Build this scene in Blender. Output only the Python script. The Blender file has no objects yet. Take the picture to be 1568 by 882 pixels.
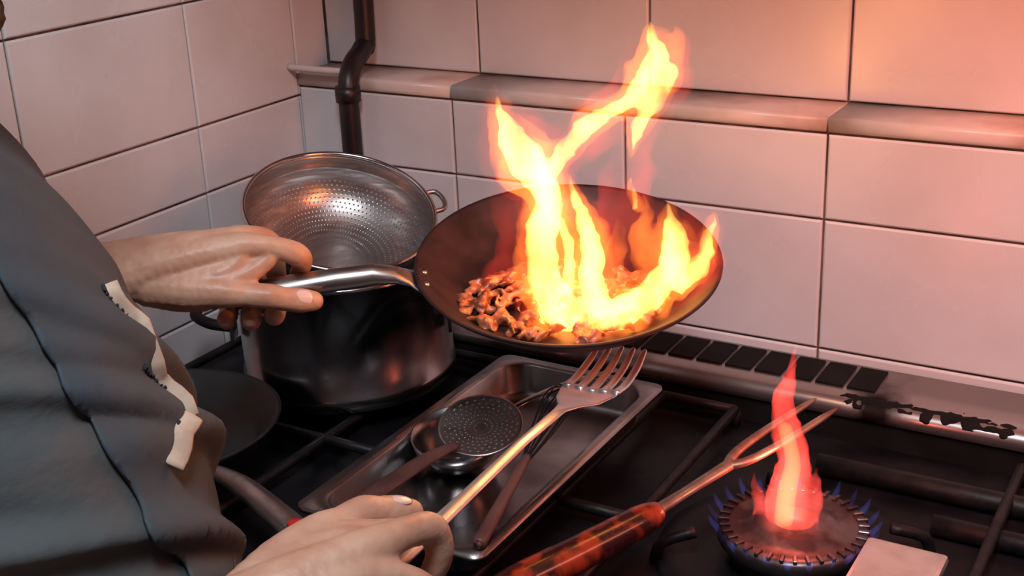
import bpy, bmesh, math, random, time
import numpy as np
from mathutils import Vector, Matrix, noise
from mathutils.bvhtree import BVHTree
random.seed(4)
scene = bpy.context.scene
scene.view_settings.view_transform = 'Standard'
COL = scene.collection
V = Vector

# ------------------------------------------------------------ materials
def new_mat(name):
    m = bpy.data.materials.new(name); m.use_nodes = True
    return m, m.node_tree, m.node_tree.nodes['Principled BSDF']

def mat(name, c1, c2=None, rough=.5, rough2=None, metal=0., scale=20., detail=4., bump=0., bscale=None,
        stretch=(1,1,1), lo=.4, hi=.6, sub=0., coat=0., spec=None):
    m, nt, b = new_mat(name)
    b.inputs['Roughness'].default_value = rough
    b.inputs['Metallic'].default_value = metal
    b.inputs['Base Color'].default_value = (*c1, 1)
    if spec is not None: b.inputs['Specular IOR Level'].default_value = spec
    if coat: b.inputs['Coat Weight'].default_value = coat
    if sub:
        b.inputs['Subsurface Weight'].default_value = sub
        b.inputs['Subsurface Radius'].default_value = (.012, .005, .003)
        b.inputs['Subsurface Scale'].default_value = .6
    tc = nt.nodes.new('ShaderNodeTexCoord')
    mp = nt.nodes.new('ShaderNodeMapping'); mp.inputs['Scale'].default_value = stretch
    nt.links.new(tc.outputs['Object'], mp.inputs['Vector'])
    n = nt.nodes.new('ShaderNodeTexNoise'); n.inputs['Scale'].default_value = scale; n.inputs['Detail'].default_value = detail
    nt.links.new(mp.outputs['Vector'], n.inputs['Vector'])
    mr = nt.nodes.new('ShaderNodeMapRange'); mr.inputs['From Min'].default_value = lo; mr.inputs['From Max'].default_value = hi
    nt.links.new(n.outputs['Fac'], mr.inputs['Value'])
    if c2 is not None:
        mx = nt.nodes.new('ShaderNodeMix'); mx.data_type = 'RGBA'
        mx.inputs['A'].default_value = (*c1, 1); mx.inputs['B'].default_value = (*c2, 1)
        nt.links.new(mr.outputs['Result'], mx.inputs['Factor'])
        nt.links.new(mx.outputs['Result'], b.inputs['Base Color'])
    if rough2 is not None:
        mf = nt.nodes.new('ShaderNodeMapRange'); mf.inputs['To Min'].default_value = rough; mf.inputs['To Max'].default_value = rough2
        nt.links.new(mr.outputs['Result'], mf.inputs['Value'])
        nt.links.new(mf.outputs['Result'], b.inputs['Roughness'])
    if bump:
        n2 = nt.nodes.new('ShaderNodeTexNoise'); n2.inputs['Scale'].default_value = bscale or scale; n2.inputs['Detail'].default_value = 5
        nt.links.new(mp.outputs['Vector'], n2.inputs['Vector'])
        bp = nt.nodes.new('ShaderNodeBump'); bp.inputs['Strength'].default_value = 1; bp.inputs['Distance'].default_value = bump
        nt.links.new(n2.outputs['Fac'], bp.inputs['Height'])
        nt.links.new(bp.outputs['Normal'], b.inputs['Normal'])
    return m

def flame_mat(name, col, strength, nscale=30, lo=.3, hi=.6, floor=.15):
    m = bpy.data.materials.new(name); m.use_nodes = True
    nt = m.node_tree
    for n in list(nt.nodes): nt.nodes.remove(n)
    out = nt.nodes.new('ShaderNodeOutputMaterial')
    em = nt.nodes.new('ShaderNodeEmission'); em.inputs['Color'].default_value = (*col, 1)
    em.inputs['Strength'].default_value = strength
    if nscale:
        tc = nt.nodes.new('ShaderNodeTexCoord')
        mp = nt.nodes.new('ShaderNodeMapping'); mp.inputs['Scale'].default_value = (1, 1, .35)
        n = nt.nodes.new('ShaderNodeTexNoise'); n.inputs['Scale'].default_value = nscale; n.inputs['Detail'].default_value = 2
        mr = nt.nodes.new('ShaderNodeMapRange')
        mr.inputs['From Min'].default_value = lo; mr.inputs['From Max'].default_value = hi
        mr.inputs['To Min'].default_value = floor*strength; mr.inputs['To Max'].default_value = strength*1.3
        nt.links.new(tc.outputs['Object'], mp.inputs['Vector']); nt.links.new(mp.outputs['Vector'], n.inputs['Vector'])
        nt.links.new(n.outputs['Fac'], mr.inputs['Value']); nt.links.new(mr.outputs['Result'], em.inputs['Strength'])
    nt.links.new(em.outputs['Emission'], out.inputs['Volume'])
    return m

M_tile = mat('tile_glaze', (.66, .63, .65), (.52, .47, .47), rough=.22, rough2=.36, scale=5, lo=.35, hi=.8, bump=.0006, bscale=9)
M_grout = mat('grout', (.20, .11, .08), (.07, .035, .025), rough=.9, scale=25)
M_trim = mat('ledge_glaze', (.58, .50, .47), (.32, .19, .13), rough=.35, scale=9, lo=.48, hi=.75, detail=7)
M_floor = mat('floor_tile', (.12, .10, .09), (.07, .06, .055), rough=.5, scale=8)
M_ceil = mat('ceiling_paint', (.7, .68, .66), (.62, .6, .57), rough=.8, scale=3)
M_pipe = mat('rusty_pipe', (.006, .004, .006), (.018, .007, .008), rough=.4, scale=30)
M_steel = mat('polished_steel', (.56, .54, .55), (.36, .33, .33), rough=.12, rough2=.28, metal=1, scale=9)
M_tray = mat('tray_steel', (.40, .38, .38), (.22, .20, .20), rough=.18, rough2=.36, metal=1, scale=9)
M_steelb = mat('brushed_steel', (.46, .43, .43), (.32, .29, .28), rough=.28, rough2=.42, metal=1, scale=30, stretch=(1, 1, 8))
M_fork = mat('fork_steel', (.74, .73, .73), (.60, .58, .58), rough=.28, rough2=.4, metal=.85, scale=30)
M_tine = mat('firelit_steel', (.46, .33, .27), (.24, .13, .10), rough=.32, rough2=.5, metal=.8, scale=40)  # orange firelight on the tines is put into the steel colour
M_rail = mat('grimy_steel', (.40, .35, .34), (.02, .013, .012), rough=.30, rough2=.7, metal=.9, scale=7, detail=8, lo=.48, hi=.64)
M_black = mat('black_enamel', (.0035, .0035, .005), (.007, .006, .008), rough=.4, rough2=.65, scale=12, bump=.0008, bscale=40, spec=.2)
M_soot_gap = mat('soot_and_gap_black', (.003, .003, .003), (.006, .005, .005), rough=.85, scale=30, spec=.2)
M_iron = mat('cast_iron', (.004, .004, .006), (.011, .009, .009), rough=.5, scale=60, bump=.0008, spec=.3)
M_pan = mat('seasoned_steel', (.018, .008, .010), (.048, .016, .017), rough=.45, rough2=.65, metal=.3, scale=22, lo=.35, hi=.7)
M_nonstick = mat('nonstick', (.006, .010, .012), (.012, .016, .018), rough=.4, scale=30)
M_brown = mat('brown_wood', (.13, .052, .042), (.06, .024, .022), rough=.5, scale=14, stretch=(1, 1, 6))
M_firelit = mat('firelit_wood', (.34, .028, .007), (.035, .003, .003), rough=.3, scale=14, stretch=(3, 3, 1), coat=.4, lo=.42, hi=.55)  # dark wooden handle, red glow of the fire painted into its colour
M_red = mat('red_enamel', (.6, .02, .02), (.5, .01, .01), rough=.35)
M_skin = mat('skin', (.60, .36, .25), (.46, .215, .14), rough=.5, rough2=.42, scale=34, lo=.3, hi=.7, sub=.1, bump=.0006, bscale=140)
M_nail = mat('fingernail', (.80, .55, .47), (.72, .46, .40), rough=.2, coat=.5)
M_hair = mat('dark_hair', (.02, .012, .008), (.05, .03, .02), rough=.6, scale=90, stretch=(1, 1, .2), bump=.003)
M_eye = mat('eye_white', (.75, .72, .7), (.7, .65, .62), rough=.2)
M_iris = mat('iris', (.05, .03, .02), (.03, .02, .01), rough=.15)
M_lip = mat('lips', (.45, .18, .15), (.4, .15, .12), rough=.4)
M_shirt = mat('grey_jersey', (.068, .080, .084), (.125, .088, .076), rough=.85, scale=5, lo=.4, hi=.65, bump=.001, bscale=60, stretch=(1, 1, 1.8))
M_apron = mat('slate_apron', (.040, .062, .080), (.070, .074, .080), rough=.8, scale=6, bump=.001, bscale=60)
M_tape = mat('beige_tape', (.60, .46, .34), (.46, .32, .24), rough=.8, scale=40)
M_thread = mat('dark_thread', (.012, .012, .025), (.02, .02, .035), rough=.8)
M_trouser = mat('black_trousers', (.02, .02, .025), (.03, .03, .035), rough=.9)
M_shoe = mat('shoe_leather', (.015, .012, .012), (.02, .018, .018), rough=.4)
M_food = mat('stir_fry', (.42, .13, .05), (.10, .022, .010), rough=.45, scale=70, lo=.38, hi=.62, coat=.2)
M_brass = mat('burner_alloy', (.17, .14, .15), (.05, .03, .035), rough=.35, rough2=.6, metal=.9, scale=25)

# ------------------------------------------------------------ mesh helpers
def obj_from(name, verts, faces, m=None, smooth=True, parent=None, mats=None, fm=None):
    me = bpy.data.meshes.new(name); me.from_pydata([tuple(v) for v in verts], [], faces); me.update()
    o = bpy.data.objects.new(name, me); COL.objects.link(o)
    for mm_ in (mats or ([m] if m else [])): me.materials.append(mm_)
    if fm: me.polygons.foreach_set('material_index', fm)
    if smooth: me.polygons.foreach_set('use_smooth', [True]*len(me.polygons))
    if parent: o.parent = parent
    return o

def fix_normals(o):
    bm = bmesh.new(); bm.from_mesh(o.data); bmesh.ops.recalc_face_normals(bm, faces=bm.faces); bm.to_mesh(o.data); bm.free(); return o

def empty(name, loc=(0, 0, 0)):
    e = bpy.data.objects.new(name, None); e.empty_display_size = .05; COL.objects.link(e); e.location = loc
    return e

def frame(origin, X, Y, Z):
    M = Matrix.Identity(4)
    for i, a in enumerate((X, Y, Z)):
        for r in range(3): M[r][i] = a[r]
    for r in range(3): M[r][3] = origin[r]
    return M

def lathe(name, prof, m, segs=64, M=None, parent=None, close=False):
    verts, faces = [], []
    idx = []
    for (r, z) in prof:
        if r < 1e-6:
            idx.append([len(verts)]); verts.append(V((0, 0, z)))
        else:
            row = []
            for k in range(segs):
                a = 2*math.pi*k/segs
                row.append(len(verts)); verts.append(V((r*math.cos(a), r*math.sin(a), z)))
            idx.append(row)
    n = len(prof)
    for i in range(n if close else n-1):
        A, B = idx[i], idx[(i+1) % n]
        for k in range(segs):
            k2 = (k+1) % segs
            if len(A) == 1 and len(B) == 1: continue
            if len(A) == 1: faces.append((A[0], B[k2], B[k]))
            elif len(B) == 1: faces.append((A[k], A[k2], B[0]))
            else: faces.append((A[k], A[k2], B[k2], B[k]))
    if M is not None: verts = [M @ v for v in verts]
    o = obj_from(name, verts, faces, m, parent=parent)
    return fix_normals(o)

def loft(name, loops, m, cap0=True, cap1=True, M=None, parent=None, smooth=True):
    verts, faces = [], []
    n = len(loops[0])
    for L in loops: verts += [V(p) for p in L]
    for i in range(len(loops)-1):
        for k in range(n):
            k2 = (k+1) % n
            faces.append((i*n+k, i*n+k2, (i+1)*n+k2, (i+1)*n+k))
    if cap0: faces.append(tuple(range(n))[::-1])
    if cap1: faces.append(tuple((len(loops)-1)*n+k for k in range(n)))
    if M is not None: verts = [M @ v for v in verts]
    return fix_normals(obj_from(name, verts, faces, m, parent=parent, smooth=smooth))

def catmull(pts, n=6):
    P = [V(p) for p in pts]
    if len(P) < 3 or n == 1:
        out = []
        for i in range(len(P)-1):
            for k in range(n): out.append(P[i].lerp(P[i+1], k/n))
        return out+[P[-1]]
    out = []
    for i in range(len(P)-1):
        p0 = P[max(i-1, 0)]; p1 = P[i]; p2 = P[i+1]; p3 = P[min(i+2, len(P)-1)]
        for k in range(n):
            t = k/n
            out.append(.5*((2*p1)+(-p0+p2)*t+(2*p0-5*p1+4*p2-p3)*t*t+(-p0+3*p1-3*p2+p3)*t**3))
    return out+[P[-1]]

def tube(name, pts, rads, m, n=6, segs=14, flat=1., upv=(0, 0, 1), M=None, parent=None, closed=False):
    if not isinstance(rads, (list, tuple)): rads = [rads]*len(pts)
    Q = catmull(pts, n)
    R = []
    for i in range(len(pts)-1):
        for k in range(n): R.append(rads[i]*(1-k/n)+rads[i+1]*k/n)
    R.append(rads[-1])
    up = V(upv); loops = []
    for i, q in enumerate(Q):
        t = (Q[min(i+1, len(Q)-1)]-Q[max(i-1, 0)]).normalized()
        s = t.cross(up)
        if s.length < 1e-3: s = t.cross(V((1, 0, .1)))
        s.normalize(); u = s.cross(t).normalized()
        loops.append([q+s*(R[i]*math.cos(2*math.pi*k/segs))+u*(R[i]*flat*math.sin(2*math.pi*k/segs)) for k in range(segs)])
    return loft(name, loops, m, M=M, parent=parent)

def box(name, a, b, m, bev=.002, parent=None, M=None, segs=2):
    bm = bmesh.new(); bmesh.ops.create_cube(bm, size=1)
    a, b = V(a), V(b)
    for v in bm.verts:
        v.co = V([(a[i]+b[i])/2+v.co[i]*(b[i]-a[i]) for i in range(3)])
    if bev: bmesh.ops.bevel(bm, geom=bm.edges[:], offset=bev, segments=segs, affect='EDGES', profile=.5)
    me = bpy.data.meshes.new(name); bm.to_mesh(me); bm.free()
    if M is not None: me.transform(M)
    me.materials.append(m)
    o = bpy.data.objects.new(name, me); COL.objects.link(o)
    if parent: o.parent = parent
    return o

_b = bmesh.new(); bmesh.ops.create_icosphere(_b, subdivisions=2, radius=1)
ICO_V = np.array([v.co[:] for v in _b.verts]); ICO_F = np.array([[v.index for v in f.verts] for f in _b.faces]); _b.free()

def remesh_blob(name, chains, voxel, m, smooth=6, parent=None, extra=None, M=None, disp=None):
    vs, fs, off = [], [], 0
    for ch in chains:
        pts = [c[:3] for c in ch]
        Q = catmull(pts, 8)
        R = []
        for i in range(len(ch)-1):
            for k in range(8): R.append(ch[i][3]*(1-k/8)+ch[i+1][3]*k/8)
        R.append(ch[-1][3])
        last = None
        for q, r in zip(Q, R):
            r = max(r, voxel*.8)
            if last is not None and (q-last).length < r*.27: continue
            last = q
            vs.append(ICO_V*r+np.array(q[:])); fs.append(ICO_F+off); off += len(ICO_V)
    vs = np.concatenate(vs) if vs else np.zeros((0, 3)); fs = np.concatenate(fs).tolist() if fs else []
    vs = vs.tolist()
    if extra:
        for me in extra:
            o0 = len(vs)
            vs += [v.co[:] for v in me.vertices]; fs += [[o0+i for i in p.vertices] for p in me.polygons]
    o = obj_from(name, vs, fs, m)
    if M is not None: o.data.transform(M)
    md = o.modifiers.new('r', 'REMESH'); md.mode = 'VOXEL'; md.voxel_size = voxel; md.use_smooth_shade = True
    if smooth:
        s = o.modifiers.new('s', 'SMOOTH'); s.iterations = smooth; s.factor = .5
    dg = bpy.context.evaluated_depsgraph_get()
    me = bpy.data.meshes.new_from_object(o.evaluated_get(dg))
    o.modifiers.clear(); old = o.data; o.data = me; bpy.data.meshes.remove(old)
    if not me.materials: me.materials.append(m)
    if disp:
        amp, sc = disp
        for v in me.vertices:
            n = noise.noise_vector(v.co*sc)+.5*noise.noise_vector(v.co*sc*2.3)
            v.co += n*amp
    me.polygons.foreach_set('use_smooth', [True]*len(me.polygons))
    if parent: o.parent = parent
    return o

# ------------------------------------------------------------ room shell
def tiled(name, slab, us, vs, axis, pos, tilethk=.004, gap=.0027):
    verts, faces, fm = [], [], []
    def addbox(a, b, mi, ins=0.):
        i = len(verts)
        a, b = V(a), V(b)
        for x in (a.x, b.x):
            for y in (a.y, b.y):
                for z in (a.z, b.z): verts.append(V((x, y, z)))
        for f in ((0, 1, 3, 2), (4, 6, 7, 5), (0, 4, 5, 1), (2, 3, 7, 6), (0, 2, 6, 4), (1, 5, 7, 3)):
            faces.append(tuple(i+k for k in f)); fm.append(mi)
    addbox(slab[0], slab[1], 0)
    bev = .0022
    rnd = random.Random(3)
    for i in range(len(us)-1):
        for j in range(len(vs)-1):
            u0, u1 = us[i]+gap/2, us[i+1]-gap/2; v0, v1 = vs[j]+gap/2, vs[j+1]-gap/2
            if u1-u0 < .01 or v1-v0 < .01: continue
            L = []
            for (ins, h) in ((0, 0), (0, tilethk*.5), (bev*.4, tilethk*.85), (bev, tilethk)):
                L.append([(u0+ins, v0+ins, h), (u1-ins, v0+ins, h), (u1-ins, v1-ins, h), (u0+ins, v1-ins, h)])
            tx, ty = rnd.uniform(-.0012, .0012), rnd.uniform(-.0012, .0012)
            base = len(verts)
            for row in L:
                for (u, v, h) in row:
                    if h > tilethk*.8: h += tx*((u-u0)/(u1-u0)-.5)+ty*((v-v0)/(v1-v0)-.5)
                    verts.append(V((u, pos-h, v)) if axis == 'y' else V((pos+h, u, v)))
            for r in range(3):
                for k in range(4):
                    k2 = (k+1) % 4
                    faces.append((base+r*4+k, base+r*4+k2, base+(r+1)*4+k2, base+(r+1)*4+k)); fm.append(1)
            faces.append(tuple(base+12+k for k in range(4))); fm.append(1)
    o = obj_from(name, verts, faces, smooth=False, mats=[M_grout, M_tile], fm=fm)
    return fix_normals(o)

XS = [0.004, .2517, .494, .737, .98, 1.222, 1.465, 1.707, 1.95, 2.19, 2.40]
ZL = [.01, .165, .32, .475, .63, .785, .94, 1.095, 1.193]
ZU = [1.2125, 1.368, 1.523, 1.678, 1.833, 1.988, 2.143, 2.298, 2.453, 2.598]
YL = [-2.4, -2.27, -2.01, -1.75, -1.492, -1.234, -.976, -.717, -.4585, -.199, -.003]
ZLL = [.01, .165, .32, .475, .63, .785, .94, 1.095, 1.18, 1.332, 1.487, 1.642, 1.797, 1.952, 2.107, 2.262, 2.417, 2.598]
tiled('wall_back', ((0, 0.0, 0), (2.4, .17, 1.195)), XS, ZL, 'y', 0.0)
tiled('wall_back_upper', ((0, .07, 1.211), (2.4, .17, 2.6)), XS, ZU, 'y', .07)
tiled('wall_left', ((-.1, -2.4, 0), (0, .17, 2.6)), YL+[.066], ZLL, 'x', 0.0)
prof = [(.17, 1.195), (-.0042, 1.195), (-.0055, 1.1965), (-.0062, 1.200), (-.0060, 1.207), (-.0045, 1.2105), (-.001, 1.2118), (.17, 1.2118)]
for i in range(10):
    a, b = XS[i]+.0012, XS[i+1]-.0012
    loft('trim_%d' % (i+1), [[(x, y, z) for (y, z) in prof] for x in (a, (a+b)/2, b)], M_trim)
box('floor', (-.1, -2.4, -.05), (2.4, .17, 0), M_floor, 0)
box('ceiling', (-.1, -2.4, 2.6), (2.4, .17, 2.65), M_ceil, 0)

pp = empty('corner_pipe')
tube('pipe', [(.107, -.028, .935), (.107, -.028, 1.0), (.107, -.028, 1.16), (.107, -.026, 1.205), (.100, -.005, 1.228), (.092, .030, 1.243), (.090, .042, 1.27), (.090, .042, 1.5), (.090, .042, 2.598)],
     .0135, M_pipe, n=6, segs=20, parent=pp, upv=(1, 0, 0))
for z, y, x in ((1.195, -.028, .107),):
    lathe('coupling', [(.0, -.010), (.0165, -.010), (.017, 0), (.0165, .010), (0, .010)], M_pipe, 24, Matrix.Translation((x, y, z)), pp)
tube('bracket', [(.004, -.02, 1.222), (.05, -.022, 1.222), (.10, -.02, 1.222)], .0045, M_trim, parent=pp)

hd_ = empty('range_hood')
loft('canopy', [[(x, y, z) for (y, z) in ((-.52, 1.76), (-.52, 1.80), (-.15, 2.15), (.060, 2.15), (.060, 1.76))] for x in (.13, 1.75)], M_steelb, parent=hd_, smooth=False)
box('duct', (.7, -.12, 2.14), (1.0, .060, 2.597), M_steelb, .003, hd_)

# ------------------------------------------------------------ stove
st = empty('gas_stove')
SX0, SX1, SF = .012, 1.75, -.66
box('body', (SX0, SF, .0), (SX1, -.012, .875), M_rail, .004, st)
box('cooktop', (SX0, SF-.012, .872), (SX1, -.105, .885), M_black, .004, st)
box('front_lip', (SX0, SF-.018, .845), (SX1, SF, .900), M_rail, .006, st)
for i in range(6):
    lathe('knob', [(0, 0), (.02, 0), (.022, .006), (.018, .028), (0, .03)], M_black, 24,
          frame((.2+i*.25, SF-.012, .80), (1, 0, 0), (0, 0, 1), (0, -1, 0)), st)
prf = [(-.012, .905), (-.012, .932), (-.080, .9305), (-.093, .9285), (-.100, .923), (-.1025, .916), (-.100, .909), (-.093, .905)]
loft('flue_rail', [[(x, y, z) for y, z in prf] for x in [SX0+i*(SX1-SX0)/40 for i in range(41)]], M_rail, parent=st)
box('flue_front', (SX0, -.0965, .875), (SX1, -.012, .906), M_soot_gap, .001, st)
for i in range(14):
    x = .335+i*.0352
    box('flue_slot', (x, -.074, .9285), (x+.0305, -.018, .9335), M_soot_gap, .0008, st)  # slot openings are solid slabs, their inner dark put into the colour
cr = []
rc = random.Random(5)
for i in range(340):
    t = rc.random(); x = .79+t*.18; y = -.087-.005*t+rc.gauss(0, .0045)
    dz = max(0, -.09-y)*.6
    cr.append([(x, y, .9275-dz, .0015+rc.random()*.0022), (x+rc.uniform(.003, .012), y+rc.uniform(-.002, .002), .927-dz, .0018)])
remesh_blob('burnt_crust', cr, .0018, M_soot_gap, 3, st)

def grate(x0, x1, y0, y1, z=.91, nbar=4):
    th = .0058
    def bar(a, b): tube('grate_bar', [a, ((a[0]+b[0])/2, (a[1]+b[1])/2, a[2]), b], th, M_iron, n=2, segs=8, parent=st)
    zc = z-th
    bar((x0, y0, zc), (x1, y0, zc)); bar((x0, y1, zc), (x1, y1, zc)); bar((x0, y0, zc), (x0, y1, zc)); bar((x1, y0, zc), (x1, y1, zc))
    for i in range(nbar):
        t = (i+1)/(nbar+1)
        bar((x0+(x1-x0)*t, y0, zc), (x0+(x1-x0)*t, y1, zc))
    bar((x0, (y0+y1)/2, zc), (x1, (y0+y1)/2, zc))
    for x in (x0, x1):
        for y in (y0, y1): tube('grate_foot', [(x, y, .884), (x, y, zc)], th*1.1, M_iron, n=1, segs=8, parent=st)
grate(.04, .405, -.64, -.125, nbar=3)
grate(.425, .685, -.64, -.125, nbar=2)
grate(.985, 1.30, -.64, -.125, nbar=4)
grate(1.33, 1.66, -.64, -.125, nbar=4)
BX, BY = .828, -.352
Mb = Matrix.Translation((BX, BY, .885))
lathe('burner_bowl', [(.125, 0.0), (.122, .006), (.105, .004), (.085, .002), (.0, .002)], M_black, 64, Mb, st)
lathe('burner_base', [(.055, 0), (.062, .018), (.068, .024), (.068, .034), (.064, .038), (.055, .036), (.050, .034), (.040, .036), (.034, .041), (.020, .042), (.014, .034), (0, .034)], M_brass, 96, Mb, st)
for k in range(36):
    a = 2*math.pi*k/36
    box('burner_tooth', (-.005, -.0018, 0), (.005, .0018, .004), M_brass, .0006, st,
        Matrix.Translation((BX+.062*math.cos(a), BY+.062*math.sin(a), .921)) @ Matrix.Rotation(a, 4, 'Z'), 1)
for k in range(4):
    a = 2*math.pi*k/4+.5
    c, s = math.cos(a), math.sin(a)
    tube('burner_arm', [(BX+.125*c, BY+.125*s, .886), (BX+.118*c, BY+.118*s, .905), (BX+.088*c, BY+.088*s, .915)], .0055, M_iron, n=3, segs=8, parent=st)
box('pot_rest_plate', (.895, -.45, .918), (.965, -.350, .928), M_fork, .004, st)
box('plate_leg', (.905, -.44, .884), (.955, -.43, .920), M_steelb, .001, st)
for (y, z, r) in ((-.19, .897, .011), (-.255, .896, .010)):
    tube('gas_manifold', [(.80 if y > -.2 else .93, y, z), (1.2, y, z), (1.7, y, z)], r, M_iron, n=2, parent=st)

# ------------------------------------------------------------ frying pan
th, ti = math.radians(31.3), math.radians(12)
e1 = V((math.cos(th), math.sin(th), 0)); Hf = V((-math.sin(th), math.cos(th), 0))
e2 = (Hf*math.cos(ti)+V((0, 0, 1))*math.sin(ti)); nn = e1.cross(e2)
PC = V((.589, -.326, 1.134))
MP = frame(PC, e1, e2, nn)
fp = empty('frying_pan')
lathe('pan_body', [(0, -.035), (.08, -.035), (.099, -.032), (.114, -.024), (.130, -.010), (.142, .0), (.1455, .0015), (.1465, -.0005), (.144, -.0035), (.133, -.013), (.117, -.027), (.102, -.036), (.08, -.039), (0, -.039)], M_pan, 96, MP, fp)
ps = math.radians(7.5)
hd = (-math.cos(ps)*e1-math.sin(ps)*e2).normalized()
hs = hd.cross(nn).normalized()
MH = frame(PC, hd, hs, nn)
loops = []
for (x, z, w_, t) in ((.134, -.012, .020, .002), (.143, -.008, .019, .003), (.152, -.002, .014, .005), (.165, .003, .0105, .008), (.185, .006, .0105, .010), (.22, .005, .0115, .011), (.26, .003, .0125, .011), (.30, .001, .0135, .010), (.335, 0, .0145, .008), (.348, 0, .012, .006), (.353, 0, .006, .003)):
    loops.append([(x, w_*math.cos(a), z+t*math.sin(a)) for a in [2*math.pi*k/20 for k in range(20)]])
loft('handle', loops, M_steelb, M=MH, parent=fp)
for s in (-1, 1):
    lathe('rivet', [(0, .004), (.003, .003), (.004, 0), (0, -.001)], M_steelb, 12, MH @ Matrix.Translation((.137, s*.011, -.006)), fp)

fd = []
rr = random.Random(8)
for i in range(330):
    a = rr.uniform(0, 2*math.pi); r = .092*math.sqrt(rr.random())
    x, y = r*math.cos(a)*1.05-.008, r*math.sin(a)*.70-.032
    z = -.031+rr.random()*.018*(1-r/.13)
    L = rr.uniform(.006, .020); b = rr.uniform(0, 6.28); rad = rr.uniform(.0018, .0052)
    fd.append([(x-L*math.cos(b)/2, y-L*math.sin(b)/2, z, rad*.7), (x, y, z+rr.uniform(0, .006), rad), (x+L*math.cos(b)/2, y+L*math.sin(b)/2, z, rad*.6)])
remesh_blob('stir_fried_meat', fd, .0019, M_food, 1, fp, M=MP, disp=(.0016, 160))

# ------------------------------------------------------------ fire
FO = V((.63, -.365, 1.104))
MF = frame(FO, e1, Hf, V((0, 0, 1))) @ Matrix.Scale(.001, 4)
T = [
 [(-18,0,-4,24),(-38,4,26,26),(-41,8,65,24),(-33,6,97,22),(-38,2,120,24),(-52,0,142,28),(-62,0,160,22),(-70,3,180,11),(-76,4,200,3),(-80,4,212,1)],
 [(9,-6,0,22),(3,-8,32,19),(5,-8,58,17),(-1,-6,85,13),(-9,-4,108,8),(-13,-2,132,1.5)],
 [(-40,6,112,11),(-20,8,143,13),(3,10,167,15),(24,10,180,11),(43,8,192,15),(58,5,206,24),(65,5,224,20),(63,6,240,12),(60,8,256,2)],
 [(74,8,214,15),(63,8,190,15),(49,8,165,10),(42,8,138,1.5)],
 [(37,0,0,20),(61,6,13,21),(80,12,33,27),(83,14,56,19),(78,14,76,10),(76,14,94,1.5)],
 [(86,14,12,14),(105,18,28,15),(113,20,52,10),(120,22,80,1.5)],
 [(46,10,93,6),(44,10,104,5),(42,10,118,1.5)],
 [(-34,-4,-2,22),(0,-10,-3,27),(30,-8,-2,25),(58,0,8,22)],
 [(-20,20,0,12),(-14,24,40,11),(-22,26,80,6),(-18,26,105,1.5)],
 [(60,20,20,12),(52,24,55,10),(58,26,80,5),(54,26,100,1)],
 [(-62,10,145,12),(-76,10,172,7),(-84,10,200,1.2)],
 [(66,5,216,12),(80,6,236,8),(84,8,254,1.2)],
 [(18,12,10,16),(24,14,40,12),(30,14,62,6),(28,14,80,1)],
 [(-30,10,20,14),(-18,12,60,13),(-16,12,95,8),(-24,12,125,2)],
]
fl = empty('pan_fire')
M_f1 = flame_mat('flame_core', (1, .56, .11), 175, 34, .35, .6, .3)
M_f2 = flame_mat('flame_orange', (1, .20, .02), 46, 34, .38, .62, .12)
M_f3 = flame_mat('flame_haze', (1, .05, .03), 11, 22, .42, .65, .05)
def scaled(chs, k, add=0): return [[(a, b, c, max(d*k+add, .6)) for a, b, c, d in ch] for ch in chs]
def mm(chs): return [[tuple((MF @ V(c[:3]))[:])+(c[3]*.001,) for c in ch] for ch in chs]
remesh_blob('flame_core', mm(scaled(T[:9], .62)), .0026, M_f1, 3, fl, disp=(.004, 60))
remesh_blob('flame_body', mm(scaled(T, 1.08, .6)), .0028, M_f2, 3, fl, disp=(.0055, 45))
hz = scaled([T[0], T[1], T[2], T[3], T[4], T[5]], 1.35, 6)+[[(-90,30,20,10),(-70,30,60,12),(-80,30,110,9),(-95,30,190,2)], [(20,25,20,30),(30,25,70,28),(40,25,120,24),(45,25,180,12)]]
remesh_blob('flame_haze', mm(hz), .005, M_f3, 4, fl, disp=(.009, 28))

M_b1 = flame_mat('burner_flame_red', (1, .07, .05), 70, 40, .35, .6, .4)
M_b2 = flame_mat('burner_flame_core', (1, .22, .06), 80, 0)
M_b3 = flame_mat('burner_flame_blue', (.20, .22, 1), 14, 60, .4, .6, .1)
bf = empty('burner_fire')
bt = [(BX-.008, BY, .925, .019), (BX-.006, BY, .955, .019), (BX-.002, BY, .985, .015), (BX-.010, BY, 1.015, .014), (BX-.014, BY, 1.045, .010), (BX-.008, BY, 1.07, .006), (BX-.006, BY, 1.10, .001)]
remesh_blob('flame_tongue', [bt, [(BX-.03, BY, .925, .008), (BX-.036, BY, .945, .006), (BX-.04, BY, .965, .001)], [(BX+.015, BY, .925, .009), (BX+.018, BY, .96, .006), (BX+.02, BY, .985, .001)]], .0022, M_b1, 3, bf, disp=(.003, 50))
remesh_blob('flame_heart', [[(a-.001, b, c, r*.5) for a, b, c, r in bt[:4]]], .002, M_b2, 2, bf)
bl = []
for k in range(24):
    a = 2*math.pi*k/24
    bl.append([(BX+.066*math.cos(a), BY+.066*math.sin(a), .918, .004), (BX+.073*math.cos(a), BY+.073*math.sin(a), .926, .003), (BX+.077*math.cos(a), BY+.077*math.sin(a), .934, .0012)])
remesh_blob('blue_jets', bl, .0018, M_b3, 2, bf)

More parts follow.
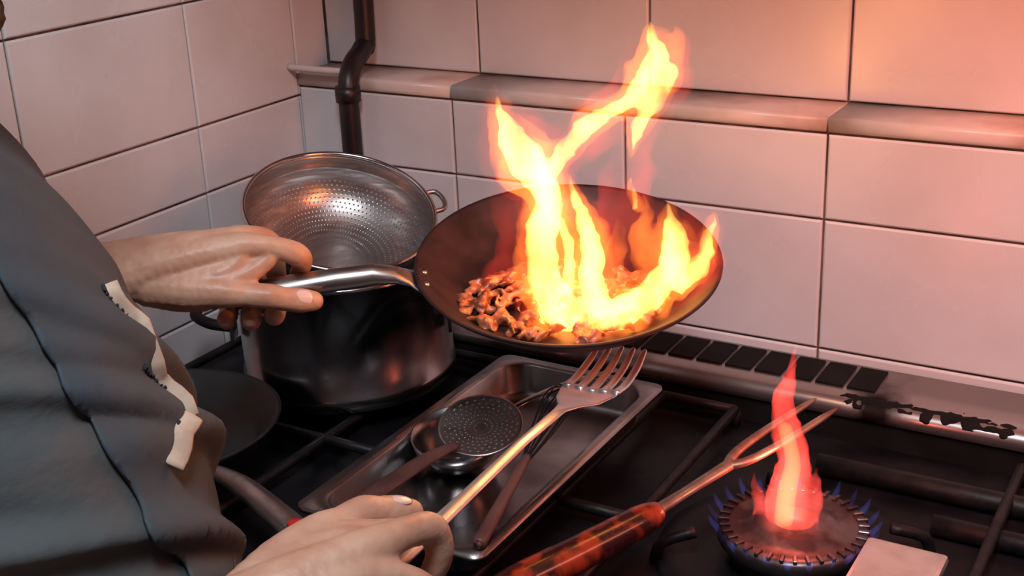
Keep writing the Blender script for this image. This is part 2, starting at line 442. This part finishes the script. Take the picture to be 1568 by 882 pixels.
# ------------------------------------------------------------ stock pot + colander
PX, PY = .237, -.232
pot = empty('stock_pot')
Mp = Matrix.Translation((PX, PY, .910))
lathe('pot_body', [(0, .004), (.115, .004), (.120, .010), (.1215, .03), (.1215, .146), (.126, .150), (.1275, .148), (.1265, .144), (.1245, .143), (.1245, .02), (.1265, .018), (.1265, .003), (.122, 0), (0, 0)], M_steel, 96, Mp, pot)
for s in (-1, 1):
    side = V((-.8545, -.5195, 0))*s
    tv = V((-side.y, side.x, 0))
    b = V((PX, PY, .990))
    tube('loop_handle', [b+side*.122+tv*.045, b+side*.150+tv*.043+V((0, 0, .004)), b+side*.172+tv*.022+V((0, 0, .006)), b+side*.175+V((0, 0, .006)), b+side*.172-tv*.022+V((0, 0, .006)), b+side*.150-tv*.043+V((0, 0, .004)), b+side*.122-tv*.045], .0065, M_black if s == 1 else M_steel, parent=pot)
    for t in (-1, 1):
        box('handle_lug', (-.002, -.012, -.014), (.003, .012, .014), M_steel, .001, pot, frame(b+side*.1245+tv*.045*t, side, tv, V((0, 0, 1))))

def perforated(name, prof, segs, m, M, parent, skip=(0, 0), thick=.0012, ins=.0007):
    verts, faces = [], []
    for (r, z) in prof:
        for k in range(segs):
            a = 2*math.pi*k/segs; verts.append(V((r*math.cos(a), r*math.sin(a), z)))
    for i in range(len(prof)-1):
        for k in range(segs):
            k2 = (k+1) % segs; faces.append((i*segs+k, i*segs+k2, (i+1)*segs+k2, (i+1)*segs+k))
    faces.append(tuple((len(prof)-1)*segs+k for k in range(segs)))
    me = bpy.data.meshes.new(name); me.from_pydata(verts, [], faces)
    bm = bmesh.new(); bm.from_mesh(me); bm.faces.ensure_lookup_table()
    sel = [bm.faces[i*segs+k] for i in range(skip[0], len(prof)-1-skip[1]) for k in range(segs) if (i % 2 == 0) and (k % 2 == (i//2) % 2)]
    bmesh.ops.inset_individual(bm, faces=sel, thickness=ins)
    bmesh.ops.delete(bm, geom=sel, context='FACES')
    bm.to_mesh(me); bm.free(); me.transform(M); me.materials.append(m)
    me.polygons.foreach_set('use_smooth', [True]*len(me.polygons))
    o = bpy.data.objects.new(name, me); COL.objects.link(o); o.parent = parent
    sd = o.modifiers.new('s', 'SOLIDIFY'); sd.thickness = thick; sd.offset = 0
    return o

col = empty('colander')
zc = V((.34, -.17, .90)).normalized(); xc = V((.8545, .5195, 0)); xc = (xc-zc*xc.dot(zc)).normalized(); yc = zc.cross(xc)
CC = V((.241, -.230, 1.112))
MC = frame(CC, xc, yc, zc)
cp = [(.110, 0), (.108, -.006), (.1065, -.014)]+[(.105*math.cos(t)**.75, -.016-.062*math.sin(t)) for t in [i*(math.pi/2*.90)/36 for i in range(37)]]
perforated('perforated_bowl', cp, 200, M_steelb, MC, col, (9, 1), .001, .0011)
lathe('rolled_rim', [(.110+.003*math.cos(a), .003*math.sin(a)) for a in [2*math.pi*k/10 for k in range(10)]], M_steel, 96, MC, col, close=True)
tube('ear_handle', [(.109, -.018, -.002), (.122, -.016, .0), (.127, 0, .0), (.122, .016, .0), (.109, .018, -.002)], .003, M_steelb, M=MC @ Matrix.Rotation(.35, 4, 'Z'), parent=col)

# ------------------------------------------------------------ black skillet
sk = empty('nonstick_skillet')
KX, KY = .186, -.494
Mk = Matrix.Translation((KX, KY, .911))
lathe('skillet_body', [(0, .004), (.090, .004), (.100, .010), (.122, .038), (.126, .041), (.128, .040), (.126, .036), (.105, .008), (.094, 0), (0, 0)], M_nonstick, 80, Mk, sk)
dk = V((.331, -.134, .0)).normalized()
tube('skillet_handle', [V((KX, KY, .938))+dk*.118, V((KX, KY, .947))+dk*.15, V((KX, KY, .955))+dk*.20, V((KX, KY, .955))+dk*.27, V((KX, KY, .952))+dk*.318, V((KX, KY, .951))+dk*.325],
     [.009, .010, .0115, .0135, .0145, .006], M_steelb, flat=.7, parent=sk)
lathe('red_dot', [(0, .0025), (.006, .002), (.0075, 0), (0, -.001)], M_red, 24, Matrix.Translation(V((KX, KY, .9615))+dk*.300), sk)

# ------------------------------------------------------------ gastronorm tray
def rrect(cx, cy, hx, hy, r, z, n=6):
    L = []
    for (sx, sy, a0) in ((1, 1, 0), (-1, 1, 90), (-1, -1, 180), (1, -1, 270)):
        for k in range(n+1):
            a = math.radians(a0+90*k/n)
            L.append((cx+sx*(hx-r)+r*math.cos(a), cy+sy*(hy-r)+r*math.sin(a), z))
    return L
tr = empty('steel_food_tray')
tx, ty = .530, -.380
Ls = [rrect(tx, ty, .100, .190, .012, .947), rrect(tx, ty, .100, .190, .012, .950), rrect(tx, ty, .088, .178, .03, .950), rrect(tx, ty, .086, .176, .03, .948),
      rrect(tx, ty, .083, .173, .03, .920), rrect(tx, ty, .078, .168, .028, .914), rrect(tx, ty, .070, .160, .025, .912)]
o = loft('tray_shell', Ls, M_tray, cap0=False, cap1=True, parent=tr)
sd = o.modifiers.new('s', 'SOLIDIFY'); sd.thickness = .001; sd.offset = 0

ld = empty('ladle')
Ml = Matrix.Translation((.489, -.385, .952)) @ Matrix.Rotation(.15, 4, 'X')
lathe('ladle_bowl', [(.0, -.036), (.018, -.034), (.034, -.024), (.043, -.008), (.0455, .003), (.0468, .003), (.0445, -.009), (.0355, -.0255), (.019, -.0358), (0, -.0378)], M_tray, 64, Ml, ld)
tube('ladle_handle', [(.512, -.345, .955), (.530, -.315, .966), (.552, -.26, .968), (.58, -.205, .965)], .0042, M_tray, flat=.5, parent=ld)

sm = empty('skimmer')
zs = V((.12, -.30, .95)).normalized(); ys = V((.12, 1, 0)); ys = (ys-zs*ys.dot(zs)).normalized(); xs_ = ys.cross(zs)
MS = frame((.520, -.388, .970), xs_, ys, zs)
perforated('skimmer_disc', [(.042-.00245*i, -.004*(1-((.042-.00245*i)/.042)**2)) for i in range(16)], 56, M_steelb, MS, sm, (2, 0), .001, .0009)
tube('skimmer_handle', [(.514, -.425, .964), (.508, -.47, .967), (.504, -.53, .968), (.500, -.60, .968), (.498, -.605, .968)], [.006, .0095, .0105, .0115, .008], M_brown, flat=.45, parent=sm)

wh = empty('balloon_whisk')
w0, w1 = V((.592, -.425, .966)), V((.562, -.290, .976))
wd = (w1-w0).normalized(); wsd = wd.cross(V((0, 0, 1))).normalized(); wup = wsd.cross(wd)
Lw = (w1-w0).length
for k in range(5):
    a = math.pi*k/5
    sdv = wsd*math.cos(a)+wup*math.sin(a)
    tube('whisk_wire', [w0+sdv*.003, w0+wd*Lw*.5+sdv*.012, w0+wd*Lw*.85+sdv*.014, w0+wd*Lw, w0+wd*Lw*.85-sdv*.014, w0+wd*Lw*.5-sdv*.012, w0-sdv*.003], .0009, M_iron, n=5, segs=6, parent=wh, upv=wsd.cross(sdv) if wsd.cross(sdv).length > .1 else wup)
tube('whisk_handle', [w0+wd*.006, w0-wd*.02, w0-wd*.09, w0-wd*.13, w0-wd*.135], [.004, .005, .006, .0065, .003], M_brown, parent=wh)

# ------------------------------------------------------------ carving fork
cf = empty('carving_fork')
A0, A1, A2 = V((.655, -.600, .935)), V((.736, -.441, .960)), V((.825, -.257, 1.000))
dd = (A2-A1).normalized(); sd_ = dd.cross(V((0, 0, 1))).normalized()
tube('fork_handle', [A0-dd*.03, A0-dd*.022, A0+dd*.03, A0.lerp(A1, .5), A1-dd*.02, A1], [.006, .0165, .0185, .0175, .0155, .009], M_firelit, flat=.8, parent=cf, segs=18)
mid = A1.lerp(A2, .42)
tube('fork_shank', [A1-dd*.01, A1+dd*.03, mid], [.0075, .006, .007], M_tine, flat=.6, parent=cf)
for s in (-1, 1):
    tube('fork_tine', [mid-dd*.006, mid+dd*.012+sd_*s*.009, mid+dd*.05+sd_*s*.013, A2-dd*.02+sd_*s*.0135, A2+sd_*s*.0135], [.0055, .005, .0046, .0038, .0010], M_tine, flat=.7, parent=cf)

# ------------------------------------------------------------ serving fork (right hand)
sf = empty('serving_fork')
TT = V((.653, -.346, 1.052)); f_d = (TT-V((.690, -.725, 1.078))).normalized()
G = TT-f_d*.432
f_s = f_d.cross(V((0, 0, 1))).normalized(); f_u = f_s.cross(f_d)
MFk = frame(TT-f_d*.381, f_d, -f_s, f_u)
loops = []
for (x, w_, t, z) in ((-.105, .004, .003, 0), (-.10, .008, .004, 0), (-.02, .008, .004, 0), (.06, .0060, .003, .001), (.16, .0050, .0025, .003), (.235, .0055, .0022, .001), (.255, .010, .0018, -.003), (.275, .0205, .0015, -.007), (.300, .0265, .0014, -.009), (.312, .027, .0014, -.008)):
    loops.append([(x, w_*math.cos(a), z+t*math.sin(a)+.10*abs(w_*math.cos(a))*(1 if w_ > .009 else 0)) for a in [2*math.pi*k/24 for k in range(24)]])
loft('fork_body', loops, M_fork, M=MFk, parent=sf)
for i in range(5):
    y = (i-2)*.0116
    tube('tine', [(.306, y, -.008+abs(y)*.1), (.33, y*1.03, -.007), (.36, y*1.02, -.002), (.383, y*.98, .006), (.387, y*.98, .008)], [.0044, .0042, .0038, .0026, .0010], M_fork, flat=.5, M=MFk, parent=sf)

# ------------------------------------------------------------ cook
ck = empty('cook')
p = V((.69, .72, 0)).normalized(); l = V((-p.y, p.x, 0))
secs = [(.78, .37, -.885, .11, .165), (.84, .375, -.88, .13, .178), (.92, .400, -.872, .142, .185), (1.013, .428, -.853, .152, .187), (1.10, .404, -.840, .150, .185),
        (1.17, .390, -.845, .140, .180), (1.234, .372, -.850, .130, .180), (1.30, .352, -.868, .118, .182), (1.345, .340, -.880, .108, .185), (1.385, .330, -.888, .092, .172), (1.41, .328, -.89, .075, .12), (1.43, .33, -.888, .06, .07)]
loops = []
NS = 64
for (z, x, y, rf, rs) in secs:
    L = []
    for k in range(NS):
        a = 2*math.pi*k/NS
        ca, sa = math.cos(a), math.sin(a)
        ca = math.copysign(abs(ca)**.9, ca); sa = math.copysign(abs(sa)**.9, sa)
        L.append(V((x, y, z))+p*(rf*ca)+l*(rs*sa))
    loops.append(L)
tor = loft('torso_tmp', loops, M_shirt)
LS, LE, LW = V((.200, -.752, 1.355)), V((.072, -.665, 1.165)), V((.2515, -.556, 1.157))
RS, RE = V((.468, -1.010, 1.345)), V((.500, -1.045, 1.060))
def ch(*a): return [tuple(v[:])+(r,) for v, r in a]
shirt = remesh_blob('shirt', [
    ch((V((.30, -.86, 1.35)), .07), (LS, .066), (LS.lerp(LE, .4), .060), (LS.lerp(LE, .62), .058)),
    ch((V((.36, -.91, 1.35)), .07), (RS, .066), (RS.lerp(RE, .4), .062), (RS.lerp(RE, .72), .060))],
    .0055, M_shirt, 8, ck, extra=[tor.data])
bpy.data.objects.remove(tor)
def soft(x): return math.exp(-(x*x)/.022)
bmS = bmesh.new(); bmS.from_mesh(shirt.data); bmS.normal_update()
newco = []
for v in bmS.verts:
    c = v.co
    h = c.x*.72-c.y*.69; z = c.z      # h runs round the flank, folds sweep diagonally
    wob = .3*noise.noise(V((h*4, z*4, 3)))
    n1 = noise.noise(V((h*2.2+wob, z*10-h*7+wob, 1.7)))
    n2 = noise.noise(V((h*3-wob, z*15-h*12, 8.2)))
    low = min(1, max(.4, (1.32-z)/.15))
    nrm = V((c.x-.38, c.y+.86, 0)); nrm = (nrm.normalized()*.7+v.normal*.3) if nrm.length > .03 else v.normal
    newco.append(c+nrm*(low*(.017*(soft(n1)-.45)+.009*(soft(n2)-.45))))
for v, q in zip(bmS.verts, newco): v.co = q
for _ in range(3): bmesh.ops.smooth_vert(bmS, verts=bmS.verts, factor=.5, use_axis_x=True, use_axis_y=True, use_axis_z=True)
bmS.to_mesh(shirt.data); bmS.free()
shirt.data.update()
base = V((.37, -.86, 0))
def apron_piece(name, cuts):
    bm = bmesh.new(); bm.from_mesh(shirt.data)
    for co, no in cuts:
        bmesh.ops.bisect_plane(bm, geom=bm.verts[:]+bm.edges[:]+bm.faces[:], plane_co=co, plane_no=no, clear_inner=True)
    bm.normal_update()
    for v in bm.verts: v.co += v.normal*.0026
    me = bpy.data.meshes.new(name); bm.to_mesh(me); bm.free()
    me.materials.clear(); me.materials.append(M_apron)
    ap = bpy.data.objects.new(name, me); COL.objects.link(ap); ap.parent = ck
    s2 = ap.modifiers.new('so', 'SOLIDIFY'); s2.thickness = .0025; s2.offset = 1
up = V((0, 0, 1))
apron_piece('apron_bib', [(base+p*.150+up*1.1, (p+up*.37).normalized()), (up*1.345, -up), (up*1.04, up)])
apron_piece('apron_skirt', [(base+p*.172+up*1.04, (p-up*.45).normalized()), (up*1.0401, -up)])

bv = BVHTree.FromPolygons([v.co.copy() for v in shirt.data.vertices], [tuple(q.vertices) for q in shirt.data.polygons])
def stick(pts, off=.007):
    out = []
    for q in pts:
        loc, nr, i, d = bv.find_nearest(V(q)); out.append(loc+nr*off)
    return out
tape_pts = [(.470, -.790, 1.240), (.488, -.788, 1.208), (.505, -.780, 1.182), (.524, -.775, 1.155)]
tq = catmull(tape_pts, 5)
nv = (.75, -.55, .35)
tube('apron_tape', stick(tq), .0062, M_tape, n=1, segs=12, parent=ck, flat=.3, upv=nv)
tube('apron_tape_end', stick(catmull([tape_pts[3], (.530, -.795, 1.148), (.534, -.815, 1.138)], 4), .009), .0075, M_tape, n=1, segs=12, parent=ck, flat=.3, upv=nv)
for i in range(0, 15):
    q = tq[i]+V((-.008, -.014, -.002))
    tube('stitch', stick([q, q+V((-.006, -.008, -.007))], .006), .0013, M_thread, n=1, segs=6, parent=ck)

hipL, hipR = V((.375, -.885, .82))+l*.085, V((.375, -.885, .82))-l*.085
legs = []
for h in (hipL, hipR):
    k = h+p*.02+V((0, 0, -.38)); a = h-p*.01+V((0, 0, -.74))
    legs.append(ch((h+V((0, 0, .03)), .088), (h.lerp(k, .5), .080), (k, .060), (k.lerp(a, .4), .062), (a, .048)))
legs.append(ch((hipL, .09), (V((.375, -.885, .85)), .11), (hipR, .09)))
remesh_blob('trousers', legs, .009, M_trouser, 5, ck)
for h in (hipL, hipR):
    a = V((h.x, h.y, 0))-p*.01
    remesh_blob('shoe', [ch((a+V((0, 0, .09)), .042), (a+V((0, 0, .045))-p*.02, .042), (a+V((0, 0, .040))+p*.07, .040), (a+V((0, 0, .034))+p*.15, .033))], .005, M_shoe, 4, ck)

# hands ------------------------------------------------
HAND = {
 'index': [(-.6,.5,5.3,1.30),(1.5,.5,4.9,1.05),(3.6,.2,3.7,1.16),(4.1,-1.2,2.0,.98),(3.4,-2.2,-.2,.85)],
 'middle': [(-2.6,-.7,5.3,1.30),(-.6,-1.8,4.9,1.08),(1.3,-3.0,3.2,1.10),(1.4,-3.0,.0,1.0),(1.2,-1.2,-2.2,1.0),(1.0,1.2,-2.1,1.0),(.9,2.1,-1.4,.85)],
 'ring': [(-4.6,-1.5,4.9,1.2),(-2.8,-2.6,4.2,1.08),(-1.0,-3.4,2.6,1.02),(-.9,-3.0,-.5,.98),(-1.1,-1.2,-2.4,1.02),(-1.2,1.2,-2.3,1.02),(-1.2,2.1,-1.6,.87)],
 'little': [(-6.5,-2.1,4.1,1.1),(-4.8,-3.0,3.4,.95),(-3.3,-3.4,2.0,.92),(-3.1,-2.8,-.5,.90),(-3.3,-1.1,-2.2,.94),(-3.4,1.0,-2.1,.94),(-3.4,1.9,-1.4,.82)],
 'thumb': [(-9.2,1.4,2.7,1.9),(-6.0,2.5,2.5,1.8),(-3.0,3.2,2.3,1.48),(-1.0,3.4,1.9,1.14),(.9,3.5,1.5,1.22),(2.4,3.2,.8,1.14),(3.6,2.9,.3,1.20),(4.9,2.5,-.2,.92)],
}
def hand_chains(M):
    C = []
    S = lambda q: M @ (V(q)*.01)
    for k, chn in HAND.items():
        C.append([tuple(S((a, b, c))[:])+(r*.01,) for a, b, c, r in chn])
    W = V((-12.5, .2, 3.7))
    for mcp, r, off in (((-.6,.5,5.3), 1.3, .9), ((-2.6,-.7,5.3), 1.3, .2), ((-4.6,-1.5,4.9), 1.25, -.5), ((-6.5,-2.1,4.1), 1.15, -1.2)):
        w0_ = W+V((0, off, -off*.3)); m0 = w0_.lerp(V(mcp), .5)+V((0, 0, .25))
        C.append([tuple(S(q)[:])+(q_*.01,) for q, q_ in ((w0_, 2.15), (m0, 1.85), (V(mcp), r))])
    C.append([tuple(S(q)[:])+(q_*.01,) for q, q_ in (((-11, .6, 3.0), 2.1), ((-7.5, 1.4, 2.8), 2.1), ((-4.5, 1.8, 3.0), 1.8), ((-2.4, 1.7, 3.5), 1.4), ((-1.2, 1.0, 4.3), 1.2))])
    C.append([tuple(S(q)[:])+(q_*.01,) for q, q_ in (((-3.0, 2.6, 2.8), 1.3), ((-1.0, 2.0, 3.1), 1.15), ((.3, 1.5, 3.5), .95), ((1.3, 1.0, 4.0), .9))])
    C.append([tuple(S(q)[:])+(q_*.01,) for q, q_ in (((-11, -.8, 3.0), 2.0), ((-8.0, -1.2, 2.4), 1.9), ((-5.8, -1.2, 2.2), 1.5))])
    C.append([tuple(S(q)[:])+(q_*.01,) for q, q_ in (((-9.5, 1.0, 2.3), 1.9), ((-7.0, 1.8, 1.7), 1.7), ((-4.8, 2.4, 1.3), 1.2))])
    return C, S(W+V((0, .9, -.4))), S(W+V((0, -.9, .1)))
def arm_chain(wa, wb, E, Sh):
    out = []
    for w_, k in ((wa, 1), (wb, -1)):
        out.append(ch((w_, .0235), (w_.lerp(E, .25), .0265), (w_.lerp(E, .55), .035), (w_.lerp(E, .82), .042), (E, .042), (E.lerp(Sh, .3), .046), (E.lerp(Sh, .55), .050)))
    return out
aX = -hd; aZ = nn; aY = aX.cross(aZ)
if aY.dot(V((.64, -.768, 0))) < 0: aY = -aY
HO = PC+hd*(.1455+.144)+V((0, 0, .002))
MHL = frame(HO, aX, aY, aZ)
CL, wa, wb_ = hand_chains(MHL)
remesh_blob('left_arm', CL+arm_chain(wa, wb_, LE, LS), .0019, M_skin, 3, ck)
def nail(M, pos, fwd, up, w=.0074, ln=.0090):
    f = V(fwd).normalized(); u = V(up); u = (u-f*u.dot(f)).normalized(); s = f.cross(u)
    vs, fs = [], []
    n = 8
    for i in range(n+1):
        for j in range(n+1):
            a, b = -1+2*i/n, -1+2*j/n
            x = a*math.sqrt(1-b*b/2); y = b*math.sqrt(1-a*a/2)
            q = V(pos)*.01+f*(x*ln)+s*(y*w)+u*(-.0030*y*y-.0014*x*x)
            vs.append(M @ q)
    for i in range(n):
        for j in range(n): fs.append((i*(n+1)+j, i*(n+1)+j+1, (i+1)*(n+1)+j+1, (i+1)*(n+1)+j))
    o = obj_from('fingernail', vs, fs, M_nail, parent=ck)
    sdd = o.modifiers.new('s', 'SOLIDIFY'); sdd.thickness = .0016; sdd.offset = 0
nail(MHL, (4.1, 3.55, 1.02), (1.3, -.4, -.5), (0, .72, .69))

hX = V((.36, .93, .04)).normalized()
hZ = V((.62, -.30, .72)); hZ = (hZ-hX*hZ.dot(hX)).normalized()
hY = hZ.cross(hX)
MHR = frame(G+V((-.012, -.004, -.004)), hX, hY, hZ)
CR, wa, wb_ = hand_chains(MHR)
remesh_blob('right_arm', CR+arm_chain(wa, wb_, RE, RS), .0022, M_skin, 3, ck)
nail(MHR, (4.1, 3.55, 1.02), (1.3, -.4, -.5), (0, .72, .69))

HC = V((.402, -.818, 1.548))
hz_ = (V((0, 0, 1))*.90+p*.42).normalized(); hx_ = (p-hz_*p.dot(hz_)).normalized(); hy_ = hz_.cross(hx_)
MHd = frame(HC, hx_, hy_, hz_)
def hc(*a): return [tuple((MHd @ V(q[:3]))[:])+(q[3],) for q in a]
remesh_blob('head', [hc((-.02, 0, .035, .082), (.01, 0, .03, .078)), hc((.01, 0, .03, .078), (.02, 0, -.02, .066), (.045, 0, -.07, .042), (.058, 0, -.088, .026)),
    hc((.03, .03, -.065, .03), (.0, .052, -.03, .03)), hc((.03, -.03, -.065, .03), (.0, -.052, -.03, .03)),
    hc((.083, 0, .018, .010), (.098, 0, -.012, .012), (.101, 0, -.026, .014)), hc((.092, .012, -.030, .008), (.092, -.012, -.030, .008)),
    hc((.078, .045, .025, .010), (.086, .015, .030, .010)), hc((.078, -.045, .025, .010), (.086, -.015, .030, .010)),
    hc((-.005, .078, .02, .008), (-.012, .086, .0, .012), (-.004, .080, -.025, .008)), hc((-.005, -.078, .02, .008), (-.012, -.086, .0, .012), (-.004, -.080, -.025, .008)),
    hc((-.03, 0, -.05, .055))+[(.33, -.885, 1.42, .056), (.33, -.89, 1.38, .06)]], .003, M_skin, 5, ck)
for s in (-1, 1):
    lathe('eye', [(0, .012), (.006, .0104), (.0104, .006), (.012, 0), (.0104, -.006), (0, -.012)], M_eye, 20, MHd @ Matrix.Translation((.074, s*.031, .008)) @ Matrix.Rotation(math.pi/2, 4, 'Y'), ck)
    lathe('iris', [(0, .0128), (.005, .0118), (.0055, .0108), (0, .010)], M_iris, 20, MHd @ Matrix.Translation((.0745, s*.031, .008)) @ Matrix.Rotation(math.pi/2+.1, 4, 'Y'), ck)
remesh_blob('lips', [hc((.080, -.022, -.055, .004), (.090, 0, -.052, .006), (.080, .022, -.055, .004)), hc((.080, -.018, -.060, .004), (.090, 0, -.063, .006), (.080, .018, -.060, .004))], .0018, M_lip, 2, ck)
remesh_blob('hair', [hc((-.03, 0, .048, .086), (.0, 0, .055, .082)), hc((-.05, 0, .0, .075), (-.045, 0, -.03, .06)), hc((.045, 0, .085, .035))], .004, M_hair, 2, ck, disp=(.003, 60))
remesh_blob('beard', [hc((.0, .068, -.03, .014), (.03, .052, -.065, .018), (.062, .025, -.09, .018), (.075, 0, -.095, .018), (.062, -.025, -.09, .018), (.03, -.052, -.065, .018), (.0, -.068, -.03, .014)),
    hc((.083, -.026, -.048, .006), (.094, 0, -.042, .006), (.083, .026, -.048, .006))], .003, M_hair, 2, ck, disp=(.003, 80))

# ------------------------------------------------------------ lights
def area(name, loc, tgt, size, sizey, power, colr, spread=180):
    L = bpy.data.lights.new(name, 'AREA'); L.shape = 'RECTANGLE'; L.size = size; L.size_y = sizey; L.energy = power; L.color = colr
    L.spread = math.radians(spread)
    o = bpy.data.objects.new(name, L); COL.objects.link(o); o.location = loc
    o.rotation_euler = (V(tgt)-V(loc)).to_track_quat('-Z', 'Y').to_euler(); return o
def point(name, loc, power, colr, r=.03):
    L = bpy.data.lights.new(name, 'POINT'); L.energy = power; L.color = colr; L.shadow_soft_size = r
    o = bpy.data.objects.new(name, L); COL.objects.link(o); o.location = loc; return o
area('ceiling_lamp', (1.05, -1.25, 2.5), (.55, -.3, 1.0), .35, .5, 25, (.90, .94, 1.0))
area('upper_wall_warm_fill', (1.35, -.42, 1.73), (1.0, .07, 1.28), .35, .22, 4.5, (1, .26, .14), 105)  # added warm fill for the upper wall, standing for an unseen flame
point('fire_light_1', (.61, -.37, 1.18), .7, (1, .38, .12), .04)
point('fire_light_2', (.69, -.34, 1.27), .6, (1, .34, .10), .05)
point('burner_light', (BX, BY, 1.0), .35, (1, .2, .12), .02)
w = bpy.data.worlds.new('w'); scene.world = w; w.use_nodes = True
w.node_tree.nodes['Background'].inputs['Color'].default_value = (.50, .46, .58, 1)
w.node_tree.nodes['Background'].inputs['Strength'].default_value = .10

# ------------------------------------------------------------ camera
thc, ph, ro = math.radians(31.3), math.radians(20.8), math.radians(2.5)
F = V((-math.sin(thc)*math.cos(ph), math.cos(thc)*math.cos(ph), -math.sin(ph)))
R0 = V((math.cos(thc), math.sin(thc), 0)); U0 = R0.cross(F)
R = R0*math.cos(ro)-U0*math.sin(ro); U = R0*math.sin(ro)+U0*math.cos(ro)
cd = bpy.data.cameras.new('camera'); cam = bpy.data.objects.new('camera', cd); COL.objects.link(cam)
cam.matrix_world = frame((1.139, -1.335, 1.542), R, U, -F)
cd.lens = 44.95; cd.sensor_width = 36; cd.clip_start = .02
scene.camera = cam
